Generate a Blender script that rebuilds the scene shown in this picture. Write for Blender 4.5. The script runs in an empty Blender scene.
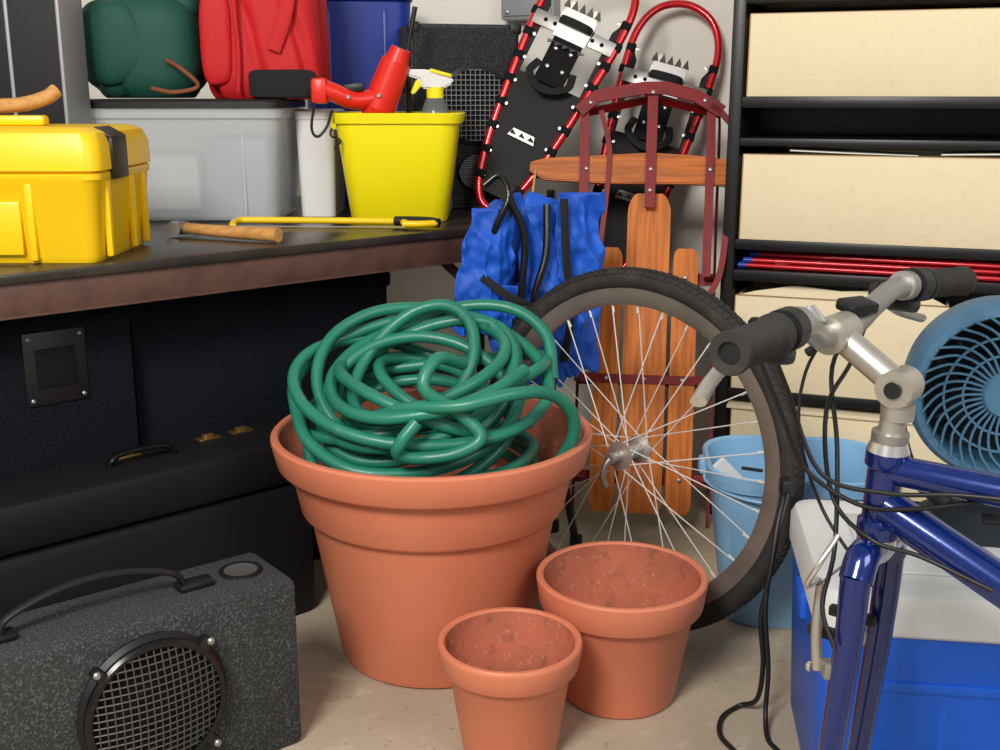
import bpy, bmesh, math, random
from mathutils import Vector, Matrix, noise, Euler
random.seed(4)
V=Vector; pi=math.pi
sc=bpy.context.scene
try: sc.view_settings.view_transform='Standard'
except Exception: pass
def lin(c):
    o=[]
    for v in c:
        v/=255.0
        o.append(v/12.92 if v<=.04045 else ((v+.055)/1.055)**2.4)
    return (o[0],o[1],o[2],1)
def mat(name,rgb,rough=.5,metal=0,n=None,bump=None,stretch=(1,1,1),trans=0,coat=0,alpha=1,spec=None):
    m=bpy.data.materials.new(name); m.use_nodes=True
    nt=m.node_tree; b=nt.nodes['Principled BSDF']
    b.inputs['Base Color'].default_value=lin(rgb); b.inputs['Roughness'].default_value=rough
    b.inputs['Metallic'].default_value=metal
    if trans: b.inputs['Transmission Weight'].default_value=trans
    if coat: b.inputs['Coat Weight'].default_value=coat; b.inputs['Coat Roughness'].default_value=.08
    if spec is not None: b.inputs['Specular IOR Level'].default_value=spec
    b.inputs['Alpha'].default_value=alpha
    tc=nt.nodes.new('ShaderNodeTexCoord'); mp=nt.nodes.new('ShaderNodeMapping')
    mp.inputs['Scale'].default_value=stretch
    nt.links.new(tc.outputs['Object'],mp.inputs['Vector'])
    prev=None
    if n:
        for (scale,amt,rgb2,lo,hi) in (n if isinstance(n,list) else [n]):
            t=nt.nodes.new('ShaderNodeTexNoise'); t.inputs['Scale'].default_value=scale; t.inputs['Detail'].default_value=6
            nt.links.new(mp.outputs['Vector'],t.inputs['Vector'])
            r=nt.nodes.new('ShaderNodeMapRange'); r.inputs['From Min'].default_value=lo; r.inputs['From Max'].default_value=hi
            r.inputs['To Max'].default_value=amt
            nt.links.new(t.outputs['Fac'],r.inputs['Value'])
            mx=nt.nodes.new('ShaderNodeMix'); mx.data_type='RGBA'
            mx.inputs['A'].default_value=lin(rgb); mx.inputs['B'].default_value=lin(rgb2)
            if prev: nt.links.new(prev.outputs['Result'],mx.inputs['A'])
            nt.links.new(r.outputs['Result'],mx.inputs['Factor']); prev=mx
        nt.links.new(prev.outputs['Result'],b.inputs['Base Color'])
    if bump:
        t2=nt.nodes.new('ShaderNodeTexNoise'); t2.inputs['Scale'].default_value=bump[0]; t2.inputs['Detail'].default_value=4
        nt.links.new(mp.outputs['Vector'],t2.inputs['Vector'])
        bp=nt.nodes.new('ShaderNodeBump'); bp.inputs['Strength'].default_value=bump[1]; bp.inputs['Distance'].default_value=bump[2] if len(bump)>2 else .002
        nt.links.new(t2.outputs['Fac'],bp.inputs['Height']); nt.links.new(bp.outputs['Normal'],b.inputs['Normal'])
    return m
terra=mat('terracotta_plastic',(218,130,97),.45,n=(4,.35,(200,110,78),.35,.7),bump=(90,.12,.001))
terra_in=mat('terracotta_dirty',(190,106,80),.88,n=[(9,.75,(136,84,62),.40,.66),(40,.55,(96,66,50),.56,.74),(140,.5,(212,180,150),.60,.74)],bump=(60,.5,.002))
soil=mat('soil_residue',(84,62,46),.95,n=(40,.7,(150,104,78),.45,.65),bump=(80,.8,.004))
hose_m=mat('hose_green',(34,126,102),.42,n=[(8,.5,(16,98,80),.4,.7),(50,.4,(120,150,128),.62,.78)],coat=.1)
concrete=mat('concrete',(188,173,150),.85,n=[(2.5,.7,(152,138,118),.38,.68),(22,.5,(208,196,176),.58,.72),(70,.5,(120,106,88),.64,.74)],bump=(60,.4,.002))
wallm=mat('wall_paint',(240,237,226),.85,n=(2,.3,(222,218,206),.4,.7),bump=(80,.1,.001))
black=mat('black_plastic',(22,22,24),.45)
blackm=mat('black_matte',(20,20,21),.8,spec=.2)
deckm=mat('snowshoe_deck',(24,24,26),.6,spec=.25,bump=(8,.3,.004))
blackg=mat('black_gloss',(14,14,15),.25)
rubber=mat('rubber',(40,38,36),.8,n=(30,.5,(74,68,60),.5,.75))
tolex=mat('black_tolex',(19,20,25),.6,bump=(480,.35,.001),spec=.35)
carpet=mat('grey_carpet',(62,64,64),.98,n=(300,.8,(120,122,124),.5,.75),bump=(300,1,.004),spec=.1)
dcarpet=mat('dark_carpet',(19,21,28),.95,n=(200,.6,(38,42,54),.5,.7),bump=(250,.8,.003),spec=.15)
spkface=mat('speaker_cloth',(48,48,50),.95,n=(260,.7,(84,84,86),.5,.7),bump=(250,.8,.003),spec=.15)
chrome=mat('chrome',(225,225,222),.25,.85)
spokem=mat('spoke_steel',(235,232,226),.35,.35)
alum=mat('aluminium',(200,195,186),.38,.8,n=(20,.3,(165,158,150),.4,.7))
rimm=mat('rim_aluminium',(140,130,122),.45,.5,n=(12,.5,(104,94,86),.4,.7))
steel=mat('dull_steel',(175,172,168),.42,.8)
brass=mat('brass',(190,158,96),.35,.9)
benchtop=mat('bench_laminate',(44,38,35),.3,n=[(6,.7,(74,64,56),.4,.7),(40,.4,(100,88,76),.62,.75)],stretch=(1,4,1))
brown=mat('brown_steel',(98,68,58),.5,n=(20,.6,(68,47,40),.45,.7))
yellow=mat('yellow_plastic',(255,208,16),.36)
lemon=mat('lemon_plastic',(255,238,18),.35)
clear=mat('frosted_plastic',(226,232,236),.3,n=(3,.4,(204,212,218),.35,.7),bump=(6,.2,.01),alpha=.42)
white=mat('white_plastic',(230,230,230),.4)
redm=mat('red_nylon',(198,20,28),.7,bump=(14,.4,.01))
greenn=mat('green_nylon',(18,78,64),.7,bump=(12,.4,.01))
bluen=mat('blue_nylon',(20,94,208),.6,n=(9,.5,(10,56,156),.42,.65),bump=(16,.5,.01))
blackn=mat('black_webbing',(20,20,22),.85,bump=(150,.4,.001))
bluetub=mat('blue_tub',(22,54,150),.4)
redpaint=mat('red_paint',(128,16,20),.5,n=(25,.6,(84,18,18),.5,.68),spec=.3)
redframe=mat('red_anodised',(206,22,32),.22,.3,coat=.5)
wood=mat('varnished_wood',(214,118,24),.5,n=(7,.75,(150,72,10),.38,.65),stretch=(14,14,1),coat=.06,spec=.3)
woodx=mat('varnished_wood_x',(202,110,30),.5,n=(7,.7,(140,68,16),.38,.65),stretch=(1,14,14),coat=.06,spec=.3)
woodh=mat('hickory',(214,160,92),.5,n=(9,.6,(176,116,58),.4,.65),stretch=(1.5,12,12))
card=mat('cream_board',(240,224,188),.9,n=[(60,.25,(218,198,160),.5,.75),(5,.25,(224,202,162),.5,.7)],bump=(60,.1,.001))
kraft=mat('board_cut_edge',(176,146,104),.9)
paper=mat('paper',(244,240,230),.9)
shelfm=mat('black_melamine',(22,22,23),.38,bump=(50,.1,.001))
bikeblue=mat('bike_blue',(8,38,112),.2,.4,coat=1,n=(400,.5,(24,66,160),.55,.7))
fanblue=mat('fan_blue',(70,112,142),.42)
fandark=mat('fan_dark_grey',(20,28,36),.6)  # plain dark grey of the fan's base, yoke, motor, blades and rear shell
cool=mat('cooler_blue',(14,94,214),.42,bump=(120,.15,.001))
coolw=mat('cooler_white',(218,220,220),.45,n=(4,.4,(192,194,192),.4,.7))
lblue=mat('light_blue_plastic',(140,190,228),.35)
redgun=mat('red_tool',(230,42,28),.35)
grey=mat('grey_metal',(158,162,164),.5,.2)
smoke=mat('smoke_plastic',(120,130,128),.15,alpha=.6)
polered=mat('pole_red',(190,26,38),.3,.2,coat=.3)
poleblue=mat('pole_blue',(30,60,160),.3)
cordm=mat('leather_cord',(130,72,40),.7)

GM={}
def grp(name,loc=(0,0,0),rz=0,rx=0,ry=0,world=False,parent=None,M=None):
    e=bpy.data.objects.new(name,None); sc.collection.objects.link(e); e.empty_display_size=.05
    if M is None: M=Matrix.Translation(V(loc))@Euler((rx,ry,rz)).to_matrix().to_4x4()
    e.matrix_basis=M
    if parent:
        e.parent=parent
        if GM[parent.name][1]: e.matrix_parent_inverse=GM[parent.name][0].inverted()
    GM[e.name]=(M,world)
    return e
def link(name,me,m,parent=None,M=None,smooth=False):
    o=bpy.data.objects.new(name,me); sc.collection.objects.link(o)
    if m: me.materials.append(m)
    if smooth:
        for p in me.polygons: p.use_smooth=True
        if smooth!='all':
            try: me.set_sharp_from_angle(angle=math.radians(40))
            except Exception: pass
    if M is not None: o.matrix_basis=M
    if parent:
        o.parent=parent
        if GM[parent.name][1]: o.matrix_parent_inverse=GM[parent.name][0].inverted()
    return o
def TM(loc=(0,0,0),rot=(0,0,0)): return Matrix.Translation(V(loc))@Euler(rot).to_matrix().to_4x4()
def finish(name,bm,m,parent,M,smooth=True):
    bmesh.ops.recalc_face_normals(bm,faces=bm.faces)
    me=bpy.data.meshes.new(name); bm.to_mesh(me); bm.free()
    return link(name,me,m,parent,M,smooth)
def box(name,size,loc,m,parent=None,rot=(0,0,0),bev=.003,taper=(1,1),seg=2):
    bm=bmesh.new(); bmesh.ops.create_cube(bm,size=1)
    for v in bm.verts:
        t=(taper if v.co.z>0 else (1,1))
        v.co=V((v.co.x*size[0]*t[0],v.co.y*size[1]*t[1],v.co.z*size[2]))
    if bev: bmesh.ops.bevel(bm,geom=bm.edges[:],offset=min(bev,min(size)*.45),segments=seg,affect='EDGES',profile=.5)
    return finish(name,bm,m,parent,TM(loc,rot))
def bx(name,a,b,m,parent=None,bev=.003):
    a=V(a);b=V(b); return box(name,[abs(b[i]-a[i]) for i in range(3)],(a+b)/2,m,parent,bev=bev)
def alignM(p0,p1,up=None):
    p0=V(p0);p1=V(p1); d=(p1-p0).normalized()
    q=d.to_track_quat('Z','Y'); return Matrix.Translation(p0)@q.to_matrix().to_4x4()
def lathe(name,prof,m,parent=None,M=None,n=48,smooth=True):
    bm=bmesh.new(); rings=[]
    for r,z in prof:
        if r<1e-6: rings.append([bm.verts.new((0,0,z))])
        else: rings.append([bm.verts.new((r*math.cos(2*pi*i/n),r*math.sin(2*pi*i/n),z)) for i in range(n)])
    for a,b in zip(rings,rings[1:]):
        if len(a)==1 and len(b)==1: continue
        for i in range(n):
            j=(i+1)%n
            if len(a)==1: bm.faces.new((a[0],b[i],b[j]))
            elif len(b)==1: bm.faces.new((a[i],a[j],b[0]))
            else: bm.faces.new((a[i],a[j],b[j],b[i]))
    return finish(name,bm,m,parent,M,smooth)
def cyl(name,p0,p1,r,m,parent=None,r2=None,n=24,bev=0):
    L=(V(p1)-V(p0)).length; r2=r if r2 is None else r2
    return lathe(name,[(0,0),(r,0),(r2,L),(0,L)],m,parent,alignM(p0,p1),n)
def catmull(pts,cyc,k):
    pts=[V(p) for p in pts]; n=len(pts); out=[]
    rng=range(n if cyc else n-1)
    for i in rng:
        p1=pts[i];p2=pts[(i+1)%n]
        p0=pts[i-1] if (cyc or i>0) else p1*2-p2
        p3=pts[(i+2)%n] if (cyc or i+2<n) else p2*2-p1
        for s in range(k):
            t=s/k
            out.append(.5*((2*p1)+(p2-p0)*t+(2*p0-5*p1+4*p2-p3)*t*t+(3*p1-p0-3*p2+p3)*t**3))
    if not cyc: out.append(pts[-1])
    return out
def tube(name,pts,r,m,parent=None,cyc=False,k=6,n=10,flat=1,M=None,r2=None,upv=None):
    P=catmull(pts,cyc,k) if k>1 else [V(p) for p in pts]
    N=len(P); bm=bmesh.new(); rings=[]
    T=[]
    for i in range(N):
        if cyc: d=P[(i+1)%N]-P[i-1]
        else: d=P[min(i+1,N-1)]-P[max(i-1,0)]
        T.append(d.normalized())
    u=V(upv) if upv else (V((0,0,1)) if abs(T[0].z)<.9 else V((1,0,0)))
    u=(u-T[0]*u.dot(T[0])).normalized()
    for i in range(N):
        u=(u-T[i]*u.dot(T[i])).normalized()
        if upv:
            uu=V(upv)-T[i]*V(upv).dot(T[i])
            if uu.length>.05: u=uu.normalized()
        w=T[i].cross(u)
        rr=r if r2 is None else r+(r2-r)*i/(N-1)
        rings.append([bm.verts.new(P[i]+u*math.cos(2*pi*j/n)*rr*flat+w*math.sin(2*pi*j/n)*rr) for j in range(n)])
    for i in range(N if cyc else N-1):
        a=rings[i];b=rings[(i+1)%N]
        for j in range(n):
            q=(j+1)%n; bm.faces.new((a[j],a[q],b[q],b[j]))
    if not cyc:
        bm.faces.new(rings[0]); bm.faces.new(rings[-1])
    return finish(name,bm,m,parent,M)
def bar(name,pts,w,t,m,parent=None,nrm=(0,1,0),k=1):
    P=catmull(pts,False,k) if k>1 else [V(p) for p in pts]
    bm=bmesh.new(); rings=[]; N=len(P); nn=V(nrm).normalized()
    for i in range(N):
        d=(P[min(i+1,N-1)]-P[max(i-1,0)]).normalized()
        s=d.cross(nn).normalized(); q=s.cross(d).normalized()
        rings.append([bm.verts.new(P[i]+s*a*w/2+q*b*t/2) for a,b in((-1,-1),(1,-1),(1,1),(-1,1))])
    for a,b in zip(rings,rings[1:]):
        for j in range(4): bm.faces.new((a[j],a[(j+1)%4],b[(j+1)%4],b[j]))
    bm.faces.new(rings[0]); bm.faces.new(rings[-1])
    return finish(name,bm,m,parent,None,smooth=(k>1))
def prism(name,pts,th,m,parent=None,M=None,bev=0):
    bm=bmesh.new(); vs=[bm.verts.new((p[0],p[1],-th/2)) for p in pts]
    f=bm.faces.new(vs); r=bmesh.ops.extrude_face_region(bm,geom=[f])
    for g in r['geom']:
        if isinstance(g,bmesh.types.BMVert): g.co.z+=th
    if bev: bmesh.ops.bevel(bm,geom=bm.edges[:],offset=bev,segments=2,affect='EDGES')
    return finish(name,bm,m,parent,M)
def rr(w,d,r,k=6):
    r=min(r,w*.499,d*.499); out=[]
    for cx,cy,a0 in((w/2-r,d/2-r,0),(-w/2+r,d/2-r,90),(-w/2+r,-d/2+r,180),(w/2-r,-d/2+r,270)):
        for i in range(k+1):
            a=math.radians(a0+90*i/k); out.append((cx+r*math.cos(a),cy+r*math.sin(a)))
    return out
def loft(name,secs,m,parent=None,M=None,cap0=True,cap1=True):
    bm=bmesh.new(); rings=[]
    for (z,w,d,r) in secs: rings.append([bm.verts.new((x,y,z)) for x,y in rr(w,d,r)])
    for a,b in zip(rings,rings[1:]):
        n=len(a)
        for j in range(n): bm.faces.new((a[j],a[(j+1)%n],b[(j+1)%n],b[j]))
    if cap0: bm.faces.new(rings[0])
    if cap1: bm.faces.new(rings[-1])
    return finish(name,bm,m,parent,M)
def soft(name,size,loc,m,parent=None,rot=(0,0,0),p=3.0,amp=.08,fr=7,seed=0,cuts=34,flatb=False,zs=.45,fold=.5,taper=0):
    bm=bmesh.new(); bmesh.ops.create_cube(bm,size=2)
    bmesh.ops.subdivide_edges(bm,edges=bm.edges[:],cuts=cuts,use_grid_fill=True)
    for v in bm.verts:
        c=v.co; q=(abs(c.x)**p+abs(c.y)**p+abs(c.z)**p)**(1/p); c=c/q
        tp=1-taper*(c.z+1)/2
        s=V((c.x*size[0]/2*tp,c.y*size[1]/2*tp,c.z*size[2]/2))
        w=V((s.x,s.y,s.z*zs))
        wob=noise.noise(s*fr*.6+V((3,seed,1)))*.6
        nn=noise.noise(w*fr+V((seed*7.3,seed*3.1+wob,seed)))
        rg=1-abs(noise.noise(w*fr*1.5+V((seed+wob,0,seed*2.2))))*2.2
        k=1+amp*nn-amp*fold*max(0,rg-.45)*1.8
        v.co=s*k
        if flatb and v.co.z<-size[2]*.46: v.co.z=-size[2]*.46
    return finish(name,bm,m,parent,TM(loc,rot),'all')
def cloth(name,w,h,m,parent,M,amp=.02,seed=0,gather=.8,th=.004,nx=60,nz=60,lean=0):
    # crumpled hanging fabric, slung between tubes, thick
    bm=bmesh.new(); G=[[],[]]
    for side in(0,1):
        for iz in range(nz+1):
            row=[];v=iz/nz
            for ix in range(nx+1):
                u=ix/nx-.5
                ed=1+.16*noise.noise(V((seed*3,v*4,1 if u>0 else 7)))
                ww=w*(gather+(1-gather)*math.sin(min(1,v*1.6)*pi/2))*ed
                x=u*ww+lean*v+.012*noise.noise(V((seed,v*5,2)))
                bot=.10*noise.noise(V((u*5,seed,3)))+.03*math.cos(u*pi)
                z=-v*h*(1+bot)
                dg=x*.55+z*.28
                r1=1-2*abs(noise.noise(V((dg*20+seed,x*9,z*4+seed))))
                r2=1-2*abs(noise.noise(V((x*26,seed*2,z*11+x*6))))
                y=-amp*(.9*r1+.55*r2)-.022*math.sin(v*pi)*math.cos(u*pi)-.006*noise.noise(V((x*50,z*50,seed)))
                row.append(bm.verts.new((x,y+side*th,z)))
            G[side].append(row)
        for a,b in zip(G[side],G[side][1:]):
            for i in range(nx): bm.faces.new((a[i],a[i+1],b[i+1],b[i]))
    A,B=G
    for i in range(nx):
        bm.faces.new((A[0][i],A[0][i+1],B[0][i+1],B[0][i])); bm.faces.new((A[-1][i],A[-1][i+1],B[-1][i+1],B[-1][i]))
    for i in range(nz):
        bm.faces.new((A[i][0],A[i+1][0],B[i+1][0],B[i][0])); bm.faces.new((A[i][-1],A[i+1][-1],B[i+1][-1],B[i][-1]))
    return finish(name,bm,m,parent,M,'all')
def boltset(name,pts,r,h,m,parent,nrm):
    for i,p in enumerate(pts):
        p=V(p); d=V(nrm).normalized()
        lathe(f'{name}_{i}',[(0,0),(r,0),(r,h*.5),(r*.6,h),(0,h)],m,parent,alignM(p,p+d),14)
def addrod(bm,p0,p1,r,n=4):
    p0=V(p0);p1=V(p1);M=alignM(p0,p1);L=(p1-p0).length
    a=[bm.verts.new(M@V((r*math.cos(2*pi*i/n),r*math.sin(2*pi*i/n),0))) for i in range(n)]
    b=[bm.verts.new(M@V((r*math.cos(2*pi*i/n),r*math.sin(2*pi*i/n),L))) for i in range(n)]
    for i in range(n): bm.faces.new((a[i],a[(i+1)%n],b[(i+1)%n],b[i]))

# ---------------------------------------------------------------- room
box('floor',(7.5,8.4,.1),(0,1.6,-.05),concrete,bev=0)
SH=Matrix.Translation(V((.512,2.6,0)))@Matrix.Rotation(math.radians(-20),4,'Z')
def shbox(name,a,b,m,bev=0):
    a=V(a);b=V(b); o=box(name,[abs(b[i]-a[i]) for i in range(3)],(0,0,0),m,bev=bev)
    o.matrix_basis=SH@Matrix.Translation((a+b)/2); return o
shbox('wall_back',(-2.5,.42,0),(2.6,.5,2.5),wallm)
shbox('wall_left',(-2.6,-3.6,0),(-2.5,.5,2.5),wallm)
e=grp('electrical_junction_box',M=SH@Matrix.Translation(V((-.60,.39,1.30))))
box('housing',(.15,.055,.22),(0,0,0),grey,e,bev=.006)
box('cover',(.135,.006,.2),(0,-.03,0),grey,e,bev=.002)
boltset('screw',[(.055,-.033,-.09),(-.055,-.033,-.09)],.006,.003,steel,e,(0,-1,0))
cyl('conduit',(0,0,.11),(0,0,.5),.012,grey,e)

# ---------------------------------------------------------------- shelving
sh=grp('shelving_unit',M=SH)
bx('side_panel_left',(0,0,0),(.028,.36,1.75),shelfm,sh)
bx('side_panel_right',(.80,0,0),(.828,.36,1.75),shelfm,sh)
bx('back_panel',(.028,.35,.05),(.80,.36,1.75),shelfm,sh,bev=0)
for i,(a,b) in enumerate([(.07,.095),(.30,.325),(.58,.605),(.652,.676),(.885,.903),(.968,.993),(1.19,1.215),(1.5,1.525)]):
    bx(f'shelf_{i+1}',(.028,.0,a),(.80,.35,b),shelfm,sh,bev=.002)
def cbox(name,x0,x1,y0,z0,z1,rz=0):
    g=grp(name,M=SH@Matrix.Translation(V(((x0+x1)/2,y0+.14,z0)))@Matrix.Rotation(rz,4,'Z'))
    w=x1-x0;h=z1-z0;t=.005
    box('front',(w,t,h),(0,-.14,h/2),card,g,bev=.0015); box('back',(w,t,h*.97),(0,.14,h/2*.97),card,g,bev=.001)
    box('side_left',(t,.28,h*.98),(-w/2+t/2,0,h/2*.98),card,g,bev=.001); box('side_right',(t,.28,h*.98),(w/2-t/2,0,h/2*.98),card,g,bev=.001)
    box('bottom',(w-.01,.27,t),(0,0,t/2),card,g,bev=0)
    box('front_fold_edge',(w,.013,.003),(0,-.133,h+.0005),kraft,g,bev=.001)
    box('front_corner_edge',(.003,.007,h*.98),(-w/2+.001,-.14,h/2),kraft,g,bev=.001)
    return g
A=cbox('storage_box',.037,.70,.006,.993,1.168)
B=cbox('storage_box',.037,.70,.004,.676,.866)
for i in range(9): box(f'folder_{i}',(.5-.03*(i%3),.003,.17+.008*(i%4)),(.03*(i%2),-.08+.02*i,.1+.004*(i%4)),paper if i%2 else card,B,rot=(.04*(i%3),0,.01*i),bev=0)
prism('loose_sheet',[(-.22,-.1),(-.10,-.11),(.05,-.10),(.05,.1),(-.22,.1)],.002,paper,B,TM((-.02,-.02,.197),(.03,.03,.1)))
box('loose_sheet_b',(.15,.2,.003),(.17,-.03,.200),paper,B,rot=(.02,-.03,-.1),bev=0)
C=cbox('storage_box',.036,.50,.0,.325,.545)
prism('flap',[(-.23,0),(-.19,.012),(-.1,.03),(0,.022),(.16,.035),(.23,0)],.004,card,C,TM((0,-.12,.218),(pi/2*.7,0,0)))
for i in range(5): box(f'folder_{i}',(.4,.003,.2),(.0,-.05+.03*i,.11),paper,C,bev=0)
D_=cbox('storage_box',.04,.58,-.002,.095,.275)
box('lid',(.56,.3,.008),(0,0,.186),card,D_,bev=.001)
tp=grp('tent_pole_bundle',M=SH@Matrix.Translation(V((.0,.0,.605))))
for i in range(9):
    y=.01+.02*(i//1.6); z=.008+.012*(i%3)
    cyl(f'pole_{i}',(.035+.012*(i%3),y+.02,z),(.66,y-.02+.015*(i%2),z+.002),.0055,polered,tp,n=12)
    cyl(f'ferrule_{i}',(.12+.09*(i%4),y+.016,z),(.15+.09*(i%4),y+.015,z),.0064,chrome,tp,n=12)
    cyl(f'tip_{i}',(.035+.012*(i%3),y+.02,z),(.055+.012*(i%3),y+.019,z),.0066,poleblue,tp,n=12)
tube('strap',[(.6,.0,.002),(.6,-.012,.02),(.6,.06,.044),(.6,.13,.035),(.6,.14,.003)],.006,blackn,tp,flat=.3)

# ---------------------------------------------------------------- bench
BA=math.radians(42)
BM=Matrix.Translation(V((-.794,1.778,0)))@Matrix.Rotation(BA,4,'Z')
bn=grp('workbench',M=BM)
bx('top',(-.75,0,.702),(1.27,.92,.72),benchtop,bn,bev=.004)
bx('apron_front',(-.75,.008,.648),(1.27,.014,.702),brown,bn,bev=.001)
bx('apron_lip',(-.75,.008,.645),(1.27,.04,.650),brown,bn,bev=.001)
bx('apron_back',(-.75,.89,.64),(1.27,.9,.702),brown,bn)
bx('apron_end',(1.255,.02,.645),(1.262,.9,.702),brown,bn)
for i,(x,y) in enumerate([(1.22,.03),(1.22,.86),(-.72,.03),(-.72,.86)]):
    bx(f'leg_{i}_a',(x,y,0),(x+.04,y+.005,.702),brown,bn,bev=.001); bx(f'leg_{i}_b',(x+.036,y,0),(x+.04,y+.04,.702),brown,bn,bev=.001)
bar('brace',[(.93,.05,.66),(1.24,.05,.40)],.022,.004,brown,bn,nrm=(0,1,0))
bar('cross_stretcher',[(1.242,.05,.2),(1.242,.88,.2)],.03,.004,brown,bn,nrm=(1,0,0))

g=grp('speaker_cabinet',M=BM)
bx('body',(.27,.14,0),(.865,.62,.635),dcarpet,g,bev=.012)
for i,(x,z) in enumerate([(.27,.03),(.865,.03),(.27,.605),(.865,.605)]): box(f'corner_{i}',(.04,.04,.04),(x+(.012 if x<.5 else -.012),.156,z),blackm,g,bev=.012)
g=grp('speaker_cabinet',M=BM)
bx('body',(-.55,.10,0),(.255,.6,.635),dcarpet,g,bev=.012)
bx('jack_plate',(.055,.096,.47),(.165,.101,.60),black,g,bev=.004)
bx('jack_recess',(.075,.093,.50),(.145,.098,.57),blackm,g,bev=.004)
boltset('screw',[(.065,.096,.48),(.155,.096,.48),(.065,.096,.59),(.155,.096,.59)],.004,.003,steel,g,(0,-1,0))
g=grp('instrument_case',M=BM)
bx('body_base',(-.85,-.072,0),(.52,.085,.275),tolex,g,bev=.02)
bx('lid',(-.85,-.074,.2755),(.52,.088,.365),tolex,g,bev=.02)
tube('handle',[(.15,.0,.365),(.155,.0,.378),(.18,.0,.386),(.24,.0,.386),(.265,.0,.378),(.27,.0,.365)],.008,blackg,g,flat=.7)
for i,x in enumerate((.20,.36,.43)):
    box(f'latch_plate_{i}',(.045,.022,.003),(x,.04,.3665),brass,g,bev=.001)
    box(f'latch_{i}',(.022,.014,.007),(x,.04,.371),brass,g,bev=.002)

# ---------------------------------------------------------------- subwoofer box
SA=math.radians(38)
g=grp('subwoofer_box',M=Matrix.Translation(V((-.310,1.60,0)))@Matrix.Rotation(SA,4,'Z'))
bx('cabinet',(-.56,0,0),(0,.15,.28),carpet,g,bev=.012)
wc=V((-.236,0,.153))
def face(name,prof,m): return lathe(name,prof,m,g,alignM(wc,wc+V((0,-1,0))),56)
face('gasket_ring',[(.088,-.002),(.108,-.002),(.11,.006),(.104,.014),(.092,.014),(.088,.008),(.088,-.002)],black)
face('cone',[(0,.004),(.03,.010),(.034,.004),(.075,.002),(.088,.006)],blackm)
bm=bmesh.new()
R=.1;st=.0105
for i in range(-9,10):
    u=i*st; h=math.sqrt(max(0,R*R-u*u))
    if h<.01: continue
    for s in (0,1):
        prev=None
        for kx in range(13):
            t=-h+2*h*kx/12; bul=-.016-.018*(1-(t*t+u*u)/(R*R))
            x,z=(u,t) if s==0 else (t,u)
            q=V((wc.x+x,bul,wc.z+z))
            if prev is not None: addrod(bm,prev,q,.0012)
            prev=q
finish('grille_mesh',bm,mat('grille_steel',(96,94,92),.5,.6),g,None)
face('grille_ring',[(.094,.014),(.102,.014),(.104,.02),(.100,.024),(.094,.022),(.094,.014)],blackg)
for i,a in enumerate((45,135,225,315)):
    a=math.radians(a); c=wc+V((math.cos(a)*.108,-.014,math.sin(a)*.108))
    box(f'grille_clip_{i}',(.022,.02,.016),c,black,g,rot=(0,-a,0),bev=.004)
    boltset(f'clip_screw_{i}',[c+V((math.cos(a)*.008,-.01,math.sin(a)*.008))],.0055,.005,steel,g,(0,-1,0))
tube('handle_grip',[(-.415,.07,.285),(-.40,.07,.310),(-.33,.07,.332),(-.25,.07,.334),(-.17,.07,.312),(-.15,.07,.287)],.0085,black,g,flat=.6)
box('handle_end_a',(.055,.03,.012),(-.42,.07,.285),black,g,bev=.004); box('handle_end_b',(.055,.03,.012),(-.135,.07,.285),black,g,bev=.004)
for j,px in enumerate((-.055,-.50)):
    pc=V((px,.08,.279))
    lathe(f'port_ring_{j}',[(.026,0),(.026,.004),(.033,.004),(.034,0)],black,g,Matrix.Translation(pc),32)
    lathe(f'port_floor_{j}',[(0,0),(.020,.0),(.026,.0015)],mat(f'port_cup_{j}',(92,92,92),.5,.3),g,Matrix.Translation(pc+V((0,0,.0018))),32)

# ---------------------------------------------------------------- pots
def pot(name,loc,outer,inner,sr=0,sz=0):
    g=grp(name,loc)
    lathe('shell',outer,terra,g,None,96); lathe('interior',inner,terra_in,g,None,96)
    if sr: lathe('soil_residue',[(0,sz+.004),(sr*.5,sz+.006),(sr*.85,sz+.003),(sr,sz)],soil,g,None,48)
    return g
pot('large_flower_pot',(-.12,1.93,0),
 [(0,0),(.160,0),(.170,.004),(.174,.014),(.219,.268),(.222,.276),(.231,.280),(.236,.287),(.252,.362),(.259,.366),(.270,.368),(.275,.374),(.284,.414),(.284,.420),(.280,.424),(.272,.424),(.269,.420)],
 [(.269,.420),(.254,.37),(.244,.362),(.228,.285),(.208,.27),(.162,.02),(0,.02)])
pot('flower_pot',(.204,1.757,0),
 [(0,0),(.088,0),(.094,.003),(.096,.01),(.122,.161),(.126,.165),(.134,.167),(.137,.171),(.143,.211),(.143,.217),(.140,.220),(.134,.220),(.131,.217)],
 [(.131,.217),(.124,.172),(.114,.150),(.088,.012),(0,.012)],.088,.016)
pot('flower_pot',(.0154,1.583,0),
 [(0,0),(.066,0),(.072,.003),(.074,.01),(.094,.141),(.097,.144),(.103,.146),(.106,.150),(.1115,.181),(.1115,.186),(.109,.189),(.103,.189),(.100,.186)],
 [(.100,.186),(.094,.148),(.087,.130),(.066,.012),(0,.012)],.066,.016)

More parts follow.
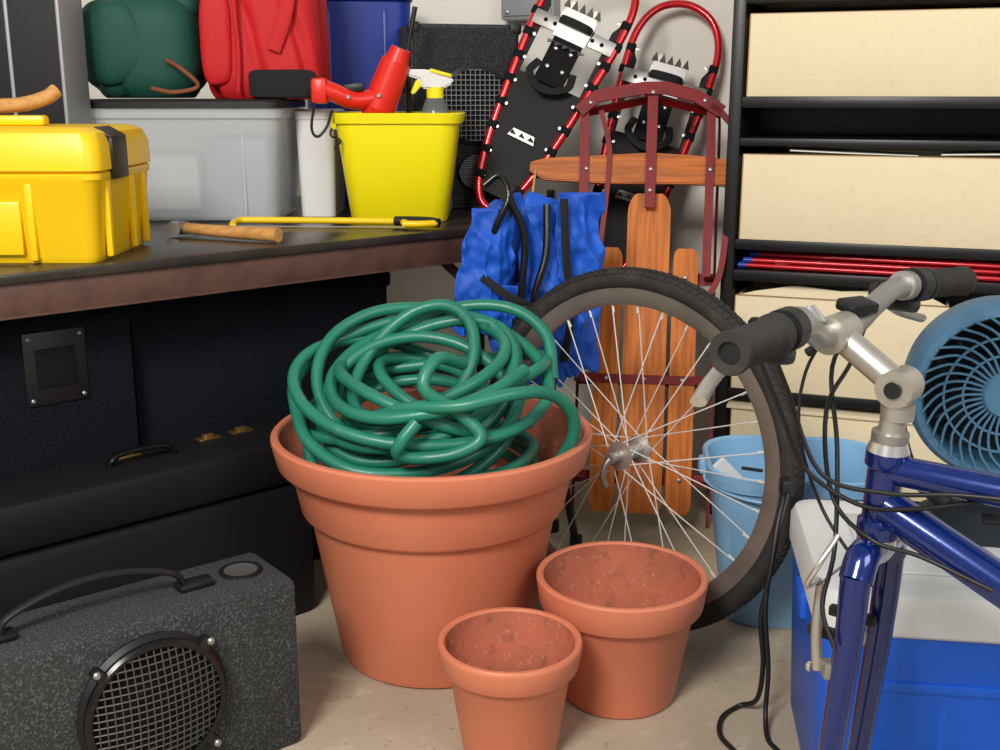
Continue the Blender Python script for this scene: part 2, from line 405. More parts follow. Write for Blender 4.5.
# ---------------------------------------------------------------- hose
g=grp('garden_hose',(-.12,1.93,.42),world=True)
def coil(nm,N,a0,ph,zb,zr,R0,tau0,r,cx0=-.138,cy0=1.90):
    pts=[];K=12
    for k in range(N*K):
        a=2*pi*k/K+a0; f=k/(N*K)
        cx=cx0+.034*math.sin(a*.37+ph)+.02*math.sin(a*.83+ph); cy=cy0+.03*math.cos(a*.29+ph)
        R=R0+.036*math.sin(a*.23+ph)+.018*math.sin(a*.61)
        tau=tau0+.40*math.sin(a*.17+ph); rho=.30*math.sin(a*.13+2*ph)
        x=cx+R*1.14*math.cos(a)*math.cos(rho); y=cy+R*math.cos(tau)*math.sin(a)*.95
        z=zb+zr*f+R*math.sin(tau)*math.sin(a)+R*math.cos(a)*math.sin(rho)+.012*math.sin(a*1.7)
        dx=x+.12;dy=y-1.93;d=math.hypot(dx,dy)
        lim=.228+.02*math.sin(a*.31)
        if d>lim: x=-.12+dx*lim/d; y=1.93+dy*lim/d; d=lim
        if d>.235: z=max(z,.437)
        z=max(z,.345); pts.append((x,y,z))
    tube(nm,pts,r,hose_m,g,k=5,n=10)
hr=.0108
coil('coil',9,0,1.0,.468,.085,.138,.50,hr)
coil('coil_b',4,1.3,3.1,.460,.07,.150,.42,hr,-.140,1.90)
tube('tail',[(-.20,1.77,.49),(-.14,1.73,.515),(-.06,1.705,.525),(.02,1.72,.540),(.08,1.76,.530),(.118,1.79,.490),(.122,1.81,.44),(.10,1.83,.39)],hr,hose_m,g,n=10)
tube('stray_loop',[(-.13,1.70,.50),(-.155,1.69,.47),(-.16,1.70,.447),(-.13,1.71,.437),(-.07,1.71,.445),(-.03,1.72,.47),(-.07,1.73,.51),(-.12,1.72,.55),(-.10,1.75,.59),(-.06,1.80,.57)],hr,hose_m,g,n=10)
tube('under_coil',[(-.12+.18*math.cos(t*.9),1.93+.18*math.sin(t*.9),.33+.004*t) for t in range(0,16)],hr,hose_m,g,n=10)

# ---------------------------------------------------------------- wheel
def wheel(e,lever=True):
    R=.335;tr=.0195
    rc=R-tr
    prof=[(rc-.0145,-.011)]+[(rc+tr*math.cos(t),tr*math.sin(t)) for t in [math.radians(x) for x in range(-135,136,15)]]+[(rc-.0145,.011)]
    lathe('tyre',prof,rubber,e,None,120)
    bm=bmesh.new()
    for i in range(150):
        for j,(ang) in enumerate((-50,-18,18,50)):
            a=2*pi*(i+(.5 if j%2 else 0))/150; t=math.radians(ang)
            rr_=rc+(tr+.0003)*math.cos(t); z=(tr+.0003)*math.sin(t)
            M=Matrix.Rotation(a,4,'Z')@Matrix.Translation(V((rr_,0,z)))@Matrix.Rotation(-t,4,'Y')
            bmesh.ops.create_cube(bm,size=1,matrix=M@Matrix.Diagonal(V((.0035,.009,.0075,1))))
    finish('tread',bm,rubber,e,None,False)
    lathe('rim',[(.300,-.0115),(.303,-.0115),(.303,.0115),(.300,.0115),(.292,.010),(.276,.0095),(.270,.005),(.270,-.005),(.276,-.0095),(.292,-.010),(.300,-.0115)],rimm,e,None,120)
    bm=bmesh.new()
    n=32
    for i in range(n):
        a=2*pi*i/n; s=1 if i%2 else -1; off=math.radians(62)*(1 if (i//2)%2 else -1)
        addrod(bm,(.021*math.cos(a+off),.021*math.sin(a+off),s*.031),(.270*math.cos(a),.270*math.sin(a),s*.002),.0012,6)
    finish('spokes',bm,spokem,e,None)
    bm=bmesh.new()
    for i in range(n):
        a=2*pi*i/n; addrod(bm,(.256*math.cos(a),.256*math.sin(a),0),(.272*math.cos(a),.272*math.sin(a),0),.0022,6)
    finish('nipples',bm,spokem,e,None)
    lathe('hub',[(0,-.05),(.008,-.05),(.010,-.044),(.010,-.036),(.026,-.034),(.026,-.029),(.015,-.025),(.013,0),(.015,.025),(.026,.029),(.026,.034),(.010,.036),(.010,.044),(.008,.05),(0,.05)],alum,e,None,36)
    lathe('skewer_cap',[(0,.05),(.009,.05),(.011,.06),(.009,.068),(0,.068)],steel,e,None,20)
    lathe('skewer_nut',[(0,-.05),(.009,-.05),(.009,-.064),(0,-.066)],steel,e,None,20)
    tube('quick_release_lever',[(0,0,.062),(-.004,-.012,.072),(-.006,-.034,.074),(-.004,-.052,.066)],.005,steel,e,flat=1.3)
    tube('valve',[(.262,.02,0),(.225,.0172,0)],.003,black,e,k=1)
def wheelM(C,phi,lam,s=1):
    a=V((math.cos(phi),-math.sin(phi),0)); b=V((math.sin(phi)*math.sin(lam),math.cos(phi)*math.sin(lam),math.cos(lam)))
    n=a.cross(b)
    return Matrix((( a.x,b.x,n.x,C[0]),(a.y,b.y,n.y,C[1]),(a.z,b.z,n.z,C[2]),(0,0,0,1)))@Matrix.Diagonal(V((s,s,s,1)))
w=grp('bicycle_wheel',M=wheelM((.243,2.025,.346),math.radians(39),math.radians(3),1.03))
wheel(w)

# ---------------------------------------------------------------- sled
g=grp('wooden_sled',(.320,2.45,.008),rz=math.radians(-8),rx=math.radians(-18))
def slat(name,x,w,z0,z1,tp):
    ps=[(-w/2,z0+.02),(-w/2+.01,z0),(w/2-.01,z0),(w/2,z0+.02),(w/2,z1-tp)]
    for i in range(1,6):
        a=pi/2*i/6; ps.append((w/2-(w*.28)*(1-math.cos(a)), z1-tp+tp*math.sin(a)))
    for i in range(5,0,-1):
        a=pi/2*i/6; ps.append((-w/2+(w*.28)*(1-math.cos(a)), z1-tp+tp*math.sin(a)))
    ps.append((-w/2,z1-tp))
    bm=bmesh.new(); vs=[bm.verts.new((p[0],0,p[1])) for p in ps]; f=bm.faces.new(vs)
    r=bmesh.ops.extrude_face_region(bm,geom=[f])
    for q in r['geom']:
        if isinstance(q,bmesh.types.BMVert): q.co.y-=.012
    finish(name,bm,wood,g,Matrix.Translation(V((x,0,0))),False)
slat('slat_centre',0,.100,.05,.80,.05)
slat('slat_left',-.088,.058,.05,.67,.03); slat('slat_right',.088,.058,.05,.67,.03)
prism('steering_bar',[(-.285,.845),(-.25,.825),(-.1,.818),(.1,.818),(.19,.814),(.205,.83),(.205,.865),(.19,.875),(.1,.886),(0,.892),(-.1,.886),(-.25,.877),(-.285,.867)],.018,woodx,g,TM((0,-.022,0),(pi/2,0,0)),.003)
for i,z in enumerate((.13,.36,.60)):
    bar(f'cross_strap_{i}',[(-.155,.012,z),(.155,.012,z)],.028,.006,redpaint,g)
    if i==1: bar(f'cross_strap_front_{i}',[(-.15,-.016,z),(.15,-.016,z)],.02,.004,redpaint,g)
    for s in(-1,1):
        bar(f'stanchion_{i}_{s}',[(s*.14,-.012,z),(s*.155,.04,z),(s*.16,.085,z)],.02,.005,redpaint,g,nrm=(0,0,1))
for s in(-1,1):
    bar(f'runner_{s}',[(s*.16,.085,.02),(s*.16,.09,.3),(s*.16,.09,.6),(s*.16,.085,.78),(s*.16,.06,.89),(s*.158,.02,.97),(s*.152,-.03,1.01)],.022,.006,redpaint,g,nrm=(1,0,0),k=5)
bar('upright_left',[(-.150,-.034,.56),(-.156,-.036,.9),(-.16,-.036,1.0)],.022,.006,redpaint,g)
bar('upright_left_b',[(-.115,-.030,.62),(-.10,-.034,.80),(-.098,-.036,.9),(-.12,-.036,.99)],.012,.005,redpaint,g,k=5)
bar('upright_right',[(.135,-.034,.60),(.137,-.036,.9),(.135,-.036,1.0)],.02,.006,redpaint,g)
bar('bumper_side_right',[(.14,-.036,.55),(.168,-.04,.62),(.183,-.04,.80),(.188,-.045,.93),(.165,-.045,.975),(.135,-.045,1.0)],.014,.006,redpaint,g,nrm=(0,1,0),k=5)
bar('bumper',[(-.172,-.045,.985),(-.13,-.045,1.022),(-.02,-.047,1.040),(.03,-.047,1.040),(.10,-.045,1.022),(.16,-.045,.985)],.030,.006,redpaint,g,nrm=(0,1,0))
bar('bumper_return',[(-.17,-.01,.99),(0,.0,1.03),(.155,-.01,.99)],.022,.006,redpaint,g,nrm=(0,.5,1))
bar('centre_upright',[(0,-.036,.76),(0,-.038,1.04)],.024,.006,redpaint,g)
boltset('rivet',[(0,-.04,.80),(0,-.04,.85),(0,-.05,1.03),(-.15,-.04,.85),(.137,-.04,.85),(-.145,-.05,1.005),(.12,-.05,1.01)],.005,.003,steel,g,(0,-1,0))
boltset('slat_rivet',[(x,-.0185,z) for x in(-.088,0,.088) for z in(.13,.36,.60)],.005,.003,steel,g,(0,-1,0))
tube('pull_rope',[(-.27,-.035,.845),(-.275,-.04,.78),(-.29,-.03,.6),(-.31,-.02,.4)],.003,woodh,g)

# ---------------------------------------------------------------- snowshoes
def snowshoe(pos,axis,nrm,L=.72,W=.205):
    z=V(nrm).normalized(); y=(V(axis)-z*V(axis).dot(z)).normalized(); x=y.cross(z)
    M=Matrix(((x.x,y.x,z.x,pos[0]),(x.y,y.y,z.y,pos[1]),(x.z,y.z,z.z,pos[2]),(0,0,0,1)))
    g=grp('snowshoe',M=M)
    h=W/2; o=[(0,L),(h*.62,L*.965),(h*.96,L*.87),(h,L*.72),(h*.9,L*.5),(h*.72,L*.25),(h*.42,L*.06),(0,0)]
    full=o+[(-a,b) for a,b in o[-2:0:-1]]
    tube('frame',[(a,b,0) for a,b in full],.0100,redframe,g,cyc=True,k=6,n=12)
    def wat(v):
        for (a,b),(c,d) in zip(o,o[1:]):
            if d<=v*L<=b: return c+(a-c)*((v*L-d)/(b-d) if b>d else 0)
        return 0
    def deck(nm,v0,v1,n=10):
        ps=[]
        for i in range(n+1):
            v=v0+(v1-v0)*i/n; ps.append((wat(v)-.003,v*L))
        for i in range(n,-1,-1):
            v=v0+(v1-v0)*i/n; ps.append((-wat(v)+.003,v*L))
        prism(nm,ps,.004,deckm,g)
    deck('tail_deck',.05,.50)
    for s in(-1,1):
        prism(f'side_web_{s}',[(s*wat(.82),.82*L),(s*(wat(.76)-.024),.76*L),(s*(wat(.6)-.020),.50*L),(s*wat(.50),.50*L)],.004,deckm,g)
        for i,v in enumerate((.1,.19,.28,.37,.46,.55,.64,.72,.80)):
            xx=wat(v)*s
            box(f'lace_clip_{i}_{s}',(.024,.022,.021),(xx,v*L,0),blackm,g,bev=.004)
            lathe(f'rivet_{i}_{s}',[(0,.004),(.0045,.004),(.0045,.006),(0,.007)],chrome,g,Matrix.Translation(V((xx*.84,v*L,0))),10)
    pv=.70
    box('pivot_strap',(2*wat(pv),.036,.006),(0,pv*L,.010),steel,g,bev=.002)
    boltset('pivot_bolt',[(q,pv*L,.013) for q in(-.075,-.05,.05,.075)],.005,.003,blackm,g,(0,0,1))
    box('binding_plate',(.075,.22*L,.005),(0,.60*L,.016),blackm,g,bev=.002)
    prism('toe_crampon',[(-.042,(pv-.04)*L),(.042,(pv-.04)*L),(.045,(pv+.05)*L),(.03,(pv+.10)*L),(.012,(pv+.07)*L),(-.012,(pv+.07)*L),(-.03,(pv+.10)*L),(-.045,(pv+.05)*L)],.003,steel,g,Matrix.Translation(V((0,0,.020))),.0)
    for i in range(-2,3):
        prism(f'tooth_{i}',[(-.009,0),(.009,0),(0,.026)],.0025,steel,g,Matrix.Translation(V((i*.020,(pv+.07)*L,.02)))@Matrix.Rotation(math.radians(45),4,'X'))
        prism(f'tooth_b_{i}',[(-.009,0),(.009,0),(0,.026)],.0025,steel,g,Matrix.Translation(V((i*.020,(pv-.06)*L,.02)))@Matrix.Rotation(math.radians(120),4,'X'))
    prism('heel_crampon',[(-.035,.27*L),(.035,.27*L),(.028,.30*L),(-.028,.30*L)],.003,steel,g,Matrix.Translation(V((0,0,.008))))
    for i in(-1,0,1): prism(f'heel_tooth_{i}',[(-.008,0),(.008,0),(0,.02)],.0025,steel,g,Matrix.Translation(V((i*.024,.28*L,.01)))@Matrix.Rotation(math.radians(70),4,'X'))
    tube('binding_strap',[(-.045,.56*L,.01),(-.05,.5*L,.03),(0,.46*L,.04),(.05,.5*L,.03),(.045,.56*L,.01)],.010,blackn,g,flat=.25)
    tube('binding_strap_b',[(-.045,.72*L,.01),(-.03,.72*L,.04),(.03,.72*L,.04),(.045,.72*L,.01)],.009,blackn,g,flat=.25)
    boltset('binding_rivet',[(-.02,.55*L,.019),(.02,.55*L,.019),(-.02,.62*L,.019),(.02,.62*L,.019)],.005,.003,chrome,g,(0,0,1))
    return g
snowshoe((-.030,2.755,.732),(.36,.20,.66),(-.15,-.96,.25),L=.66,W=.215)
snowshoe((.268,2.85,.555),(.20,.16,.62),(-.1,-.96,.25),L=.71,W=.220)

# ---------------------------------------------------------------- folding camp chair
g=grp('folding_camp_chair',(.062,2.375,0),rz=math.radians(20))
for i,(a,b) in enumerate([((-.09,-.03,.008),(-.05,-.01,.80)),((.11,-.02,.008),(-.02,.02,.74)),((-.08,.08,.008),(.10,.0,.76)),((.10,.09,.008),(.06,.03,.80)),((-.10,.02,.008),(-.115,-.01,.70))]):
    cyl(f'frame_tube_{i}',a,b,.009,blackg,g); cyl(f'foot_{i}',V(a)-V((0,0,.008)),V(a)+V((0,0,.02)),.014,black,g)
soft('folded_seat_core',(.23,.08,.33),(.01,.03,.62),bluen,g,p=3.5,amp=.18,fr=12,seed=3,fold=.9,zs=.8)
cloth('seat_fabric_left',.125,.25,bluen,g,TM((-.105,-.035,.775),(0,.04,0)),amp=.024,seed=1.3,gather=.60,lean=-.012)
cloth('seat_fabric_lower',.16,.22,bluen,g,TM((-.055,-.045,.62),(.05,-.1,.1)),amp=.026,seed=4.1,gather=.8,lean=.045)
cloth('back_fabric_mid',.10,.30,bluen,g,TM((.012,-.028,.775),(0,0,0)),amp=.022,seed=2.4,gather=.8,lean=.01)
cloth('back_fabric_right',.13,.385,bluen,g,TM((.092,-.030,.80),(0,.0,.1)),amp=.024,seed=5.6,gather=.75,lean=-.005)
tube('arm_tube',[(-.115,-.04,.66),(-.100,-.070,.74),(-.075,-.075,.80),(-.085,-.05,.84),(-.115,-.04,.82)],.007,blackg,g)
tube('arm_tube_b',[(-.075,-.075,.80),(-.045,-.085,.72),(-.052,-.092,.62),(-.060,-.092,.54)],.008,blackg,g)
tube('arm_tube_c',[(.01,-.07,.78),(.0,-.09,.68),(-.025,-.095,.60),(-.03,-.09,.50)],.008,blackg,g)
box('hinge_block',(.075,.03,.026),(-.030,-.10,.568),black,g,rot=(0,.15,0),bev=.006)
box('hinge_block_b',(.028,.03,.05),(-.06,-.10,.53),black,g,bev=.006)
tube('webbing_strap_a',[(-.13,-.070,.64),(-.08,-.10,.60),(.0,-.10,.565),(.07,-.085,.56)],.009,blackn,g,flat=.3,upv=(0,1,0))
tube('webbing_strap_b',[(.050,-.065,.79),(.045,-.09,.68),(.058,-.09,.56),(.05,-.075,.45)],.009,blackn,g,flat=.3,upv=(0,1,0))

# ---------------------------------------------------------------- bench-top things
g=grp('yellow_toolbox',(-.868,2.040,.7205))
w_,d_=.40,.30
loft('base',[(0,w_-.03,d_-.03,.02),(.01,w_-.02,d_-.02,.022),(.135,w_,d_,.024),(.14,w_+.008,d_+.008,.026),(.15,w_+.008,d_+.008,.026),(.152,w_-.01,d_-.01,.02)],yellow,g)
loft('lid',[(.152,w_+.004,d_+.004,.026),(.155,w_+.014,d_+.014,.028),(.195,w_+.012,d_+.012,.03),(.216,w_-.004,d_-.004,.03),(.224,w_-.04,d_-.04,.03)],yellow,g)
for i,x in enumerate((-.10,.085)): box(f'rib_{i}',(.014,.012,.13),(x,-.145,.07),yellow,g,bev=.004)
box('front_latch',(.05,.012,.07),(-.02,-.157,.15),yellow,g,bev=.004)
box('panel_front',(.14,.008,.09),(.0,-.148,.06),yellow,g,bev=.004)
box('side_latch',(.010,.075,.07),(.207,-.05,.172),black,g,bev=.003)
box('side_latch_top',(.035,.075,.008),(.195,-.05,.214),black,g,rot=(0,.5,0),bev=.003)
for i,y in enumerate((-.10,.03,.10)): box(f'side_rib_{i}',(.012,.016,.13),(.199,y,.072),yellow,g,bev=.004)
box('top_handle',(.2,.03,.018),(-.03,0,.233),yellow,g,bev=.006)
g=grp('wooden_handled_mallet',(-.86,2.07,.9625))
tube('handle',[(-.14,-.04,.013),(-.05,-.01,.015),(.0,.02,.018),(.035,.045,.030),(.050,.058,.043)],.013,woodh,g)
lathe('mallet_head',[(0,-.04),(.025,-.04),(.027,-.03),(.027,.03),(.025,.04),(0,.04)],woodh,g,TM((-.155,-.045,.025),(pi/2,0,.3)),24)
g=grp('flight_case',(-1.06,2.425,.721))
box('body',(.36,.13,.56),(0,0,.28),tolex,g,bev=.005)
for i,x in enumerate((-.178,.075,.178)): box(f'trim_v_{i}',(.008,.136,.56),(x,0,.28),grey,g,bev=.003)
box('trim_b',(.365,.136,.012),(0,0,.006),alum,g,bev=.003); box('trim_t',(.365,.136,.012),(0,0,.558),alum,g,bev=.003)
g=grp('storage_bin',(-.705,2.68,.7205))
W,Dp=.455,.32
loft('tub',[(0,W-.05,Dp-.05,.03),(.004,W-.04,Dp-.04,.035),(.225,W-.012,Dp-.012,.035),(.227,W+.004,Dp+.004,.038),(.25,W+.006,Dp+.006,.038),(.25,W-.012,Dp-.012,.03),(.01,W-.052,Dp-.052,.028)],clear,g)
loft('lid',[(.248,W+.014,Dp+.014,.04),(.262,W+.014,Dp+.014,.04),(.267,W+.004,Dp+.004,.038),(.262,W-.02,Dp-.02,.03)],black,g)
for i,x in enumerate((-.14,.14)): box(f'corner_rib_{i}',(.004,.004,.2),(x,-.150,.12),clear,g,bev=.001)
box('contents_a',(.20,.18,.13),(-.09,.02,.08),paper,g,rot=(0,0,.1),bev=.02)
box('contents_b',(.15,.18,.17),(.11,.02,.10),grey,g,rot=(0,0,-.1),bev=.02)
g=grp('white_container',(-.424,2.74,.7205))
loft('body',[(0,.080,.18,.015),(.2,.088,.2,.015),(.225,.088,.2,.015)],white,g)
loft('lid',[(.222,.092,.206,.016),(.24,.092,.206,.016),(.243,.084,.196,.014)],white,g)
g=grp('yellow_bucket',(-.226,2.61,.7205))
loft('body',[(0,.205,.175,.03),(.005,.215,.185,.035),(.215,.268,.232,.04),(.216,.284,.246,.045),(.236,.292,.254,.045),(.238,.288,.250,.045),(.236,.27,.235,.042),(.21,.262,.226,.04),(.01,.205,.175,.03)],lemon,g)
tube('bail_handle',[(-.147,0,.215),(-.15,-.05,.19),(-.12,-.11,.18),(-.13,-.13,.165)],.0025,black,g)
box('handle_lug',(.02,.03,.03),(-.143,-.01,.215),lemon,g,bev=.004)
g=grp('red_heat_gun',(-.29,2.58,.98),world=True)
cyl('barrel',(-.270,2.585,.968),(-.228,2.58,1.068),.038,redgun,g,r2=.033)
cyl('barrel_base',(-.282,2.585,.945),(-.270,2.585,.968),.030,redgun,g,r2=.038)
cyl('nozzle',(-.228,2.58,1.068),(-.217,2.578,1.095),.027,redgun,g,r2=.022)
tube('grip',[(-.275,2.575,.99),(-.32,2.56,.985),(-.36,2.545,1.0),(-.385,2.54,1.01)],.023,redgun,g,flat=.9)
box('trigger',(.045,.016,.018),(-.32,2.555,1.012),black,g,rot=(0,-.1,0),bev=.004)
box('handle_foot',(.035,.05,.055),(-.392,2.54,1.005),redgun,g,bev=.008)
boltset('screw',[(-.33,2.532,.992),(-.265,2.545,.995)],.005,.004,chrome,g,(0,-1,0))
tube('cord',[(-.40,2.53,.995),(-.405,2.485,.93),(-.39,2.465,.91),(-.37,2.47,.93),(-.36,2.49,.965)],.003,black,g)
g=grp('soldering_probe',(-.19,2.66,.9),world=True)
cyl('shaft',(-.21,2.665,.74),(-.21,2.68,1.10),.006,black,g); cyl('tip',(-.21,2.68,1.10),(-.192,2.68,1.19),.004,black,g,r2=.006)
tube('loop',[(-.21,2.68,1.09),(-.225,2.68,1.05),(-.22,2.68,1.0)],.003,black,g)
g=grp('spray_bottle',(-.145,2.60,.7395))
lathe('bottle',[(0,.0),(.034,.0),(.036,.01),(.036,.17),(.034,.215),(.022,.245),(.014,.258),(0,.258)],smoke,g,None,32)
lathe('collar',[(.014,.25),(.019,.25),(.019,.272),(.014,.274)],lemon,g,None,24)
prism('spray_head',[(-.03,.270),(.018,.270),(.040,.282),(.040,.295),(-.020,.312),(-.062,.312),(-.062,.298),(-.035,.290)],.024,white,g,TM((0,0,0),(pi/2,0,.2)),.004)
prism('trigger',[(-.03,.292),(-.042,.29),(-.055,.26),(-.048,.258),(-.03,.278)],.014,lemon,g,TM((0,0,0),(pi/2,0,.2)),.002)
box('head_cap',(.05,.026,.008),(.012,0,.304),lemon,g,rot=(0,.25,.2),bev=.003)
g=grp('bookshelf_speaker',(-.108,2.93,.7215),rz=math.radians(14))
box('cabinet',(.27,.20,.44),(0,0,.22),carpet,g,bev=.008)
bx('baffle',(-.128,-.108,.01),(.128,-.098,.43),spkface,g,bev=.004)
for nm,cz,rad in(('woofer',.25,.095),('tweeter',.09,.045)):
    cc=V((.02,-.108,cz)); 
    lathe(nm+'_ring',[(rad*.86,0),(rad,0),(rad,.006),(rad*.9,.01),(rad*.86,.004)],black,g,alignM(cc,cc+V((0,-1,0))),40)
    lathe(nm+'_cone',[(0,.004),(rad*.25,.006),(rad*.3,.001),(rad*.86,.004)],blackm,g,alignM(cc,cc+V((0,-1,0))),40)
    bm=bmesh.new()
    for k in range(-7,8):
        u=k*rad/8; h=math.sqrt(rad*rad*.8-u*u) if rad*rad*.8>u*u else 0
        if h>.005:
            addrod(bm,cc+V((u,-.012,-h)),cc+V((u,-.012,h)),.0009,4); addrod(bm,cc+V((-h,-.012,u)),cc+V((h,-.012,u)),.0009,4)
    finish(nm+'_grille',bm,grey,g,None)
for i,(x,z) in enumerate([(-.13,.012),(.13,.012),(-.13,.43),(.13,.43)]): box(f'corner_{i}',(.03,.03,.03),(x*.96,-.095,z),black,g,bev=.008)
g=grp('blue_storage_tub',(-.372,3.05,.7205),rz=math.radians(8))
loft('body',[(0,.23,.18,.03),(.004,.245,.19,.035),(.5,.275,.22,.04),(.505,.285,.24,.045),(.53,.285,.24,.045),(.53,.27,.22,.04),(.01,.22,.17,.03)],bluetub,g)
for i,x in enumerate((-.07,.07)): box(f'rib_{i}',(.010,.006,.46),(x,-.103,.25),bluetub,g,rot=(math.radians(1.7),0,0),bev=.003)
g=grp('green_stuff_sack',(-.805,2.66,1.10))
soft('body',(.275,.22,.24),(0,0,0),greenn,g,p=3.2,amp=.09,fr=5,seed=47,flatb=True,zs=.2,fold=.9)
soft('drooping_flap',(.16,.06,.17),(-.045,-.088,.005),greenn,g,rot=(.06,-.3,0),p=2.8,amp=.07,fr=6,seed=44,zs=.3,fold=.7)
soft('neck',(.12,.12,.10),(.08,.0,.09),greenn,g,rot=(0,.5,0),p=2.4,amp=.12,fr=10,seed=25,zs=.3)
tube('drawstring',[(.08,-.11,-.03),(.12,-.14,-.05),(.15,-.13,-.085),(.10,-.14,-.098),(.05,-.13,-.09)],.005,cordm,g)
g=grp('red_duffel_bag',(-.530,2.67,1.17))
soft('body',(.275,.25,.40),(0,0,0),redm,g,p=5,amp=.10,fr=6,seed=31,flatb=True,zs=.3,fold=1.0,taper=.1)
soft('side_pocket',(.07,.05,.20),(-.085,-.105,-.055),redm,g,p=3.5,amp=.1,fr=9,seed=35,zs=.3)
soft('base_patch',(.15,.02,.062),(.055,-.117,-.150),blackn,g,p=7,amp=.03,fr=9,seed=36,cuts=16)
tube('piping',[(-.03,-.128,.19),(-.04,-.133,.05),(-.035,-.132,-.08),(-.04,-.13,-.165)],.005,redm,g)
tube('shoulder_strap',[(.09,-.12,.19),(.085,-.132,.10),(.07,-.132,.0),(.04,-.13,-.08)],.016,redm,g,flat=.3,upv=(0,1,0))
g=grp('claw_hammer',(-.55,2.24,.7205),world=True)
tube('handle',[(-.645,2.278,.738),(-.56,2.235,.736),(-.48,2.195,.736),(-.425,2.168,.736)],.0105,woodh,g,r2=.0145)
cyl('head_neck',(-.65,2.28,.738),(-.628,2.269,.738),.0135,steel,g)
cyl('face',(-.650,2.245,.738),(-.652,2.27,.738),.0145,steel,g)
tube('claw',[(-.652,2.265,.738),(-.645,2.295,.738),(-.62,2.325,.734)],.012,steel,g,flat=.6,r2=.005)
g=grp('hacksaw',(-.33,2.42,.7205),world=True)
tube('frame_back',[(-.20,2.385,.732),(-.205,2.42,.733),(-.24,2.438,.733),(-.38,2.452,.733),(-.53,2.462,.733),(-.565,2.455,.733),(-.570,2.42,.731),(-.565,2.395,.729)],.0070,yellow,g,k=6)
bar('blade',[(-.568,2.398,.727),(-.20,2.383,.727)],.010,.0015,steel,g,nrm=(0,0,1))
tube('handle',[(-.225,2.434,.734),(-.19,2.424,.735),(-.15,2.410,.735),(-.13,2.400,.733)],.0115,black,g,flat=.9)
tube('handle_bow',[(-.205,2.385,.733),(-.17,2.383,.733),(-.135,2.398,.733)],.007,yellow,g)

# ---------------------------------------------------------------- light blue bucket
g=grp('light_blue_bucket',M=TM((.575,2.085,0),(0,0,-.1))@Matrix.Diagonal(V((1.08,1,1.04,1))))
loft('body',[(0,.23,.19,.06),(.005,.242,.2,.065),(.27,.305,.262,.08),(.272,.322,.28,.09),(.30,.328,.286,.09),(.304,.322,.28,.088),(.30,.308,.266,.082),(.27,.296,.254,.08),(.01,.23,.19,.06)],lblue,g)
tube('bail',[(-.157,0,.285),(-.162,-.06,.27),(-.1,-.14,.265),(.0,-.150,.26),(.1,-.14,.265),(.162,-.06,.27),(.157,0,.285)],.003,lblue,g)
box('lug_l',(.02,.04,.03),(-.164,0,.285),lblue,g,bev=.006); box('lug_r',(.02,.04,.03),(.164,0,.285),lblue,g,bev=.006)
box('white_scoop',(.035,.010,.13),(-.105,-.03,.255),white,g,rot=(.1,-.75,.2),bev=.005)

# ---------------------------------------------------------------- cooler
g=grp('cooler_box',M=TM((.722,1.530,0),(0,0,math.radians(-8)))@Matrix.Diagonal(V((1,1,1.08,1))))
loft('body',[(0,.50,.33,.03),(.01,.515,.345,.035),(.275,.54,.362,.035)],cool,g)
loft('lid',[(.276,.545,.367,.036),(.28,.552,.374,.038),(.318,.552,.374,.038),(.33,.54,.362,.035),(.335,.50,.32,.03),(.331,.47,.29,.03)],coolw,g)
box('lid_recess',(.40,.22,.004),(0,0,.333),coolw,g,bev=.002)
for s in(-1,1): box(f'handle_mount_{s}',(.02,.07,.04),(s*.268,0,.245),cool,g,bev=.006)
bx('front_rib',(-.22,-.180,.06),(.22,-.170,.075),cool,g,bev=.003); bx('front_rib_b',(-.22,-.182,.20),(.22,-.172,.215),cool,g,bev=.003)
for i in range(5): bx(f'rib_v_{i}',(-.2+.1*i-.006,-.178,.07),(-.2+.1*i+.006,-.168,.21),cool,g,bev=.003)
g=grp('extension_cord',(.40,1.66,0),world=True)
tube('cable',[(.462,1.73,.374),(.445,1.70,.33),(.432,1.675,.26),(.420,1.67,.18),(.428,1.67,.10),(.424,1.68,.03),(.40,1.70,.006),(.365,1.665,.005),(.352,1.61,.005),(.37,1.55,.005),(.36,1.50,.005)],.0042,black,g)
tube('cable_b',[(.465,1.72,.374),(.439,1.69,.28),(.425,1.665,.2),(.433,1.655,.10),(.429,1.64,.03),(.425,1.6,.006),(.435,1.56,.005),(.43,1.5,.005)],.004,black,g)
box('plug',(.022,.03,.03),(.465,1.735,.380),black,g,bev=.006)

# ---------------------------------------------------------------- fan
g=grp('desk_fan',(.730,1.60,.583),rz=math.radians(-12))
def fr(nm,prof,m,n=64): return lathe(nm,prof,m,g,TM((0,0,0),(pi/2,0,0)),n)
fr('outer_ring',[(.112,-.045),(.126,-.045),(.131,-.03),(.131,.03),(.124,.045),(.114,.047),(.110,.04),(.112,-.045)],fanblue)
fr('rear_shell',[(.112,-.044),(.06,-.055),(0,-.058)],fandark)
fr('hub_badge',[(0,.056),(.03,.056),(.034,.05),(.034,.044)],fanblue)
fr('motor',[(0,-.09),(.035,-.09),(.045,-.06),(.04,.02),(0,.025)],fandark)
for j,q in enumerate((.058,.084)): fr(f'grille_ring_{j}',[(q-.0015,.05),(q+.0015,.05),(q+.0015,.046),(q-.0015,.046),(q-.0015,.05)],fanblue)
for i in range(36):
    a=2*pi*i/36
    ps=[]
    for t in(0,.35,.7,1):
        q=.032+(.116-.032)*t; aa=a+.45*t*t
        ps.append((q*math.cos(aa),-.050,q*math.sin(aa)))
    tube(f'grille_vane_{i}',ps,.0020,fanblue,g,k=3,n=6)
